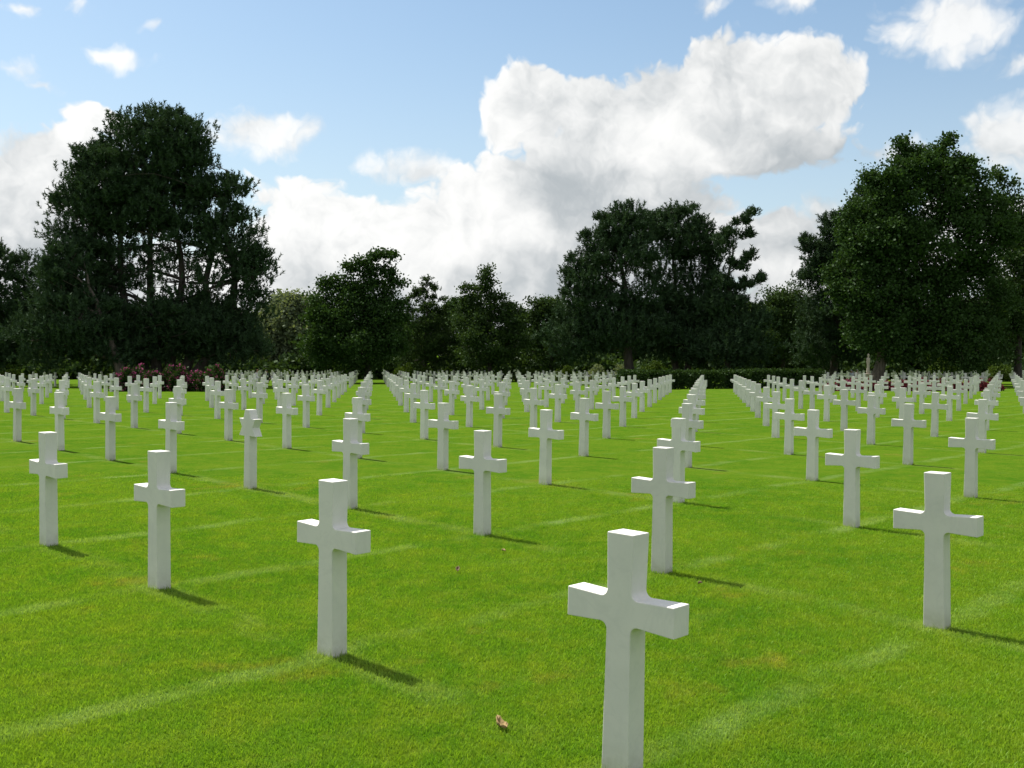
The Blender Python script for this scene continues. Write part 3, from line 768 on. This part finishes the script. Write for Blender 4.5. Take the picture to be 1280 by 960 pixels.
M_STONE = plain('pale_stone', (.34, .29, .24), .85)
sb = at(1085, 470, 75.5); sb[2] = float(G(sb[0], 75.5))
st_ = thing('stone_statue', 'slender pale stone statue on a block beside the trunk of the huge leafy tree', 'statue', sb)
def lathe(prof, seg=12, sx=1.0, sy=1.0):
    th = np.arange(seg)*2*np.pi/seg
    v = np.concatenate([np.stack([r_*sx*np.cos(th), r_*sy*np.sin(th), np.full(seg, z_)], -1) for r_, z_ in prof])
    return v, np.array([(k*seg+a_, k*seg+(a_+1) % seg, (k+1)*seg+(a_+1) % seg, (k+1)*seg+a_) for k in range(len(prof)-1) for a_ in range(seg)])
def lathed(name, prof, seg, sx, sy, smooth):
    v, f = lathe(prof, seg, sx, sy); return obj(name, mesh_np(name, v, f, smooth=smooth), M_STONE, st_)
st_.scale = (.88, .88, .90)
pl = lathed('plinth', [(.0, -.1), (.33, -.1), (.33, .12), (.27, .16), (.25, .95), (.30, 1.0), (.30, 1.08), (.0, 1.08)], 4, 1, 1, False); pl.rotation_euler[2] = R(45)
lathed('figure', [(.0, 1.08), (.16, 1.085), (.15, 1.2), (.115, 1.55), (.105, 1.8), (.145, 2.0), (.165, 2.2), (.15, 2.32), (.06, 2.38), (.05, 2.42), (.085, 2.47), (.10, 2.55), (.085, 2.64), (.04, 2.69), (.0, 2.70)], 14, 1.0, .75, True)

# ------------------------------------------------------------------ fallen leaves on the lawn
M_DRY = plain('dry_leaf', (.25, .17, .065), .8); M_DRY2 = plain('brown_leaf', (.11, .075, .03), .8)
def fallen_leaf(px, py, size, mat, label, seed):
    rg = np.random.default_rng(seed); n = 9
    V_, F_ = [], []
    for i in range(n):
        t_ = i/(n-1); wd = math.sin(math.pi*min(1, t_*1.0+.02))**.7*.42*(1+.25*math.sin(i*2.3+seed))
        for j in range(5):
            s = (j-2)/2
            V_.append(((t_-.5)*size, s*wd*size, size*(.34*s*s*(.6+t_) + .18*math.sin(t_*3.1+seed) + .05*rg.normal())+.012))
    for i in range(n-1):
        for j in range(4): F_.append((i*5+j, i*5+j+1, (i+1)*5+j+1, (i+1)*5+j))
    o = obj('fallen_leaf', mesh_np('fallen_leaf', V_, F_, smooth=True), mat)
    o.location = onground(px, py); o.location.z += .010; o.rotation_euler = (rg.uniform(-.25, .25), rg.uniform(-.25, .25), rg.uniform(0, 6.28))
    m = o.modifiers.new('thickness', 'SOLIDIFY'); m.thickness = .0015
    tag(o, label, 'leaf', 'dry leaves fallen on the lawn')
fallen_leaf(627, 913, .068, M_DRY, 'largest curled tan leaf on the grass left of the nearest cross', 4)
fallen_leaf(572, 716, .042, M_DRY2, 'small brown leaf on the grass between two front rows of crosses', 5)
fallen_leaf(630, 692, .036, M_DRY, 'tiny tan leaf on the grass right of a cross foot', 6)
fallen_leaf(875, 733, .036, M_DRY2, 'brown leaf lying at the end of a cross shadow behind the nearest cross', 7)

# ------------------------------------------------------------------ visitors among the far graves
SKIN = plain('skin', (.42, .26, .19), .6)
def skin_part(name, verts, edges, radii, mat, parent, root=0):
    me = bpy.data.meshes.new(name); me.from_pydata(verts, edges, [])
    o = obj(name, me, mat, parent)
    m = o.modifiers.new('skin', 'SKIN'); m.use_smooth_shade = True
    for v, r in zip(me.skin_vertices[0].data, radii): v.radius = (r, r) if not isinstance(r, tuple) else r
    for k, v in enumerate(me.skin_vertices[0].data): v.use_root = (k == root)
    o.modifiers.new('smooth', 'SUBSURF').levels = 2; o.modifiers['smooth'].render_levels = 2
    return o
def person(px, Y, label, jacket, trousers, hair, face, seed, bag=None, h=1.7):
    b = at(px, 470, Y); b[2] = float(G(b[0], Y))
    root = thing('person', label, 'person', b, 'visitors among the far graves'); root.rotation_euler[2] = face
    root.scale = (h/1.7,)*3
    body_v = [(0,0,.95),(0,.01,1.15),(0,0,1.36),(0,0,1.46),(0,-.01,1.55),(0,-.02,1.65),
              (.17,0,1.38),(.21,.02,1.12),(.20,-.08,.90),(.20,-.11,.82),(-.17,0,1.38),(-.21,.02,1.12),(-.20,-.08,.90),(-.20,-.11,.82),
              (.09,.03,.89),(.14,-.33,1.00),(.11,-.08,.62),(.11,-.24,.57),(-.09,.03,.89),(-.14,-.30,.98),(-.11,-.05,.62),(-.11,-.21,.57)]
    drop = lambda vs: [(x, y, z-.54) for x, y, z in vs]          # crouching: hips low, knees up in front
    body_v = drop(body_v)
    body_e = [(0,1),(1,2),(2,3),(3,4),(4,5),(2,6),(6,7),(7,8),(8,9),(2,10),(10,11),(11,12),(12,13),(0,14),(14,15),(15,16),(16,17),(0,18),(18,19),(19,20),(20,21)]
    body_r = [.13,.12,.13,.055,.085,.075,.06,.045,.032,.035,.06,.045,.032,.035,.09,.06,.042,.035,.09,.06,.042,.035]
    skin_part('body', body_v, body_e, body_r, SKIN, root)
    skin_part('jacket', drop([(0,0,.90),(0,.01,1.15),(0,0,1.37),(.18,0,1.38),(.215,.02,1.12),(.203,-.07,.93),(-.18,0,1.38),(-.215,.02,1.12),(-.203,-.07,.93)]),
              [(0,1),(1,2),(2,3),(3,4),(4,5),(2,6),(6,7),(7,8)], [.175,.160,.165,.085,.068,.055,.085,.068,.055], jacket, root)
    skin_part('trousers', drop([(0,0,.93),(.09,.03,.88),(.14,-.33,.99),(.11,-.08,.66),(-.09,.03,.88),(-.14,-.30,.97),(-.11,-.05,.66)]), [(0,1),(1,2),(2,3),(0,4),(4,5),(5,6)], [.15,.11,.08,.06,.11,.08,.06], trousers, root)
    skin_part('hair', drop([(0,.02,1.57),(0,.015,1.64),(0,0,1.70)]), [(0,1),(1,2)], [.085,.098,.06], hair, root)
    if bag is not None:
        bm = bmesh.new(); bmesh.ops.create_cube(bm, size=1); bmesh.ops.scale(bm, vec=(.10,.26,.22), verts=bm.verts)
        bmesh.ops.bevel(bm, geom=bm.edges[:], offset=.025, segments=2, affect='EDGES')
        me = bpy.data.meshes.new('shoulder_bag'); bm.to_mesh(me); bm.free()
        bg_ = obj('shoulder_bag', me, bag); bw = Matrix.Rotation(face, 3, 'Z') @ Vector((.34, -.05, .13))
        bg_.location = Vector(b) + bw; bg_.rotation_euler[2] = face
        tag(bg_, 'white bag at the side of the dark-jacketed visitor', 'bag')
NAVY = plain('dark_cloth', (.03, .035, .05)); GREY = plain('grey_cloth', (.10, .10, .11)); WHITE = plain('pale_cloth', (.62, .66, .74)); BEIGE = plain('beige_cloth', (.45, .40, .33))
HD = plain('dark_hair', (.02, .015, .012)); HR = plain('auburn_hair', (.13, .045, .022)); HP = plain('grey_hair', (.42, .40, .36))
person(333, 84, 'visitor in a dark jacket crouching among the far graves on the left', NAVY, NAVY, HD, 2.6, 1, bag=WHITE)
person(322, 88, 'auburn-haired visitor crouching beside the dark-jacketed one among the far graves', GREY, NAVY, HR, 2.9, 2)
person(1064, 90, 'visitor in a pale blue top crouching behind the far crosses on the right', WHITE, GREY, WHITE, .4, 3)
person(1071, 91, 'grey-haired visitor in beige crouching behind the far crosses on the right', BEIGE, GREY, HP, .7, 4, h=1.74)
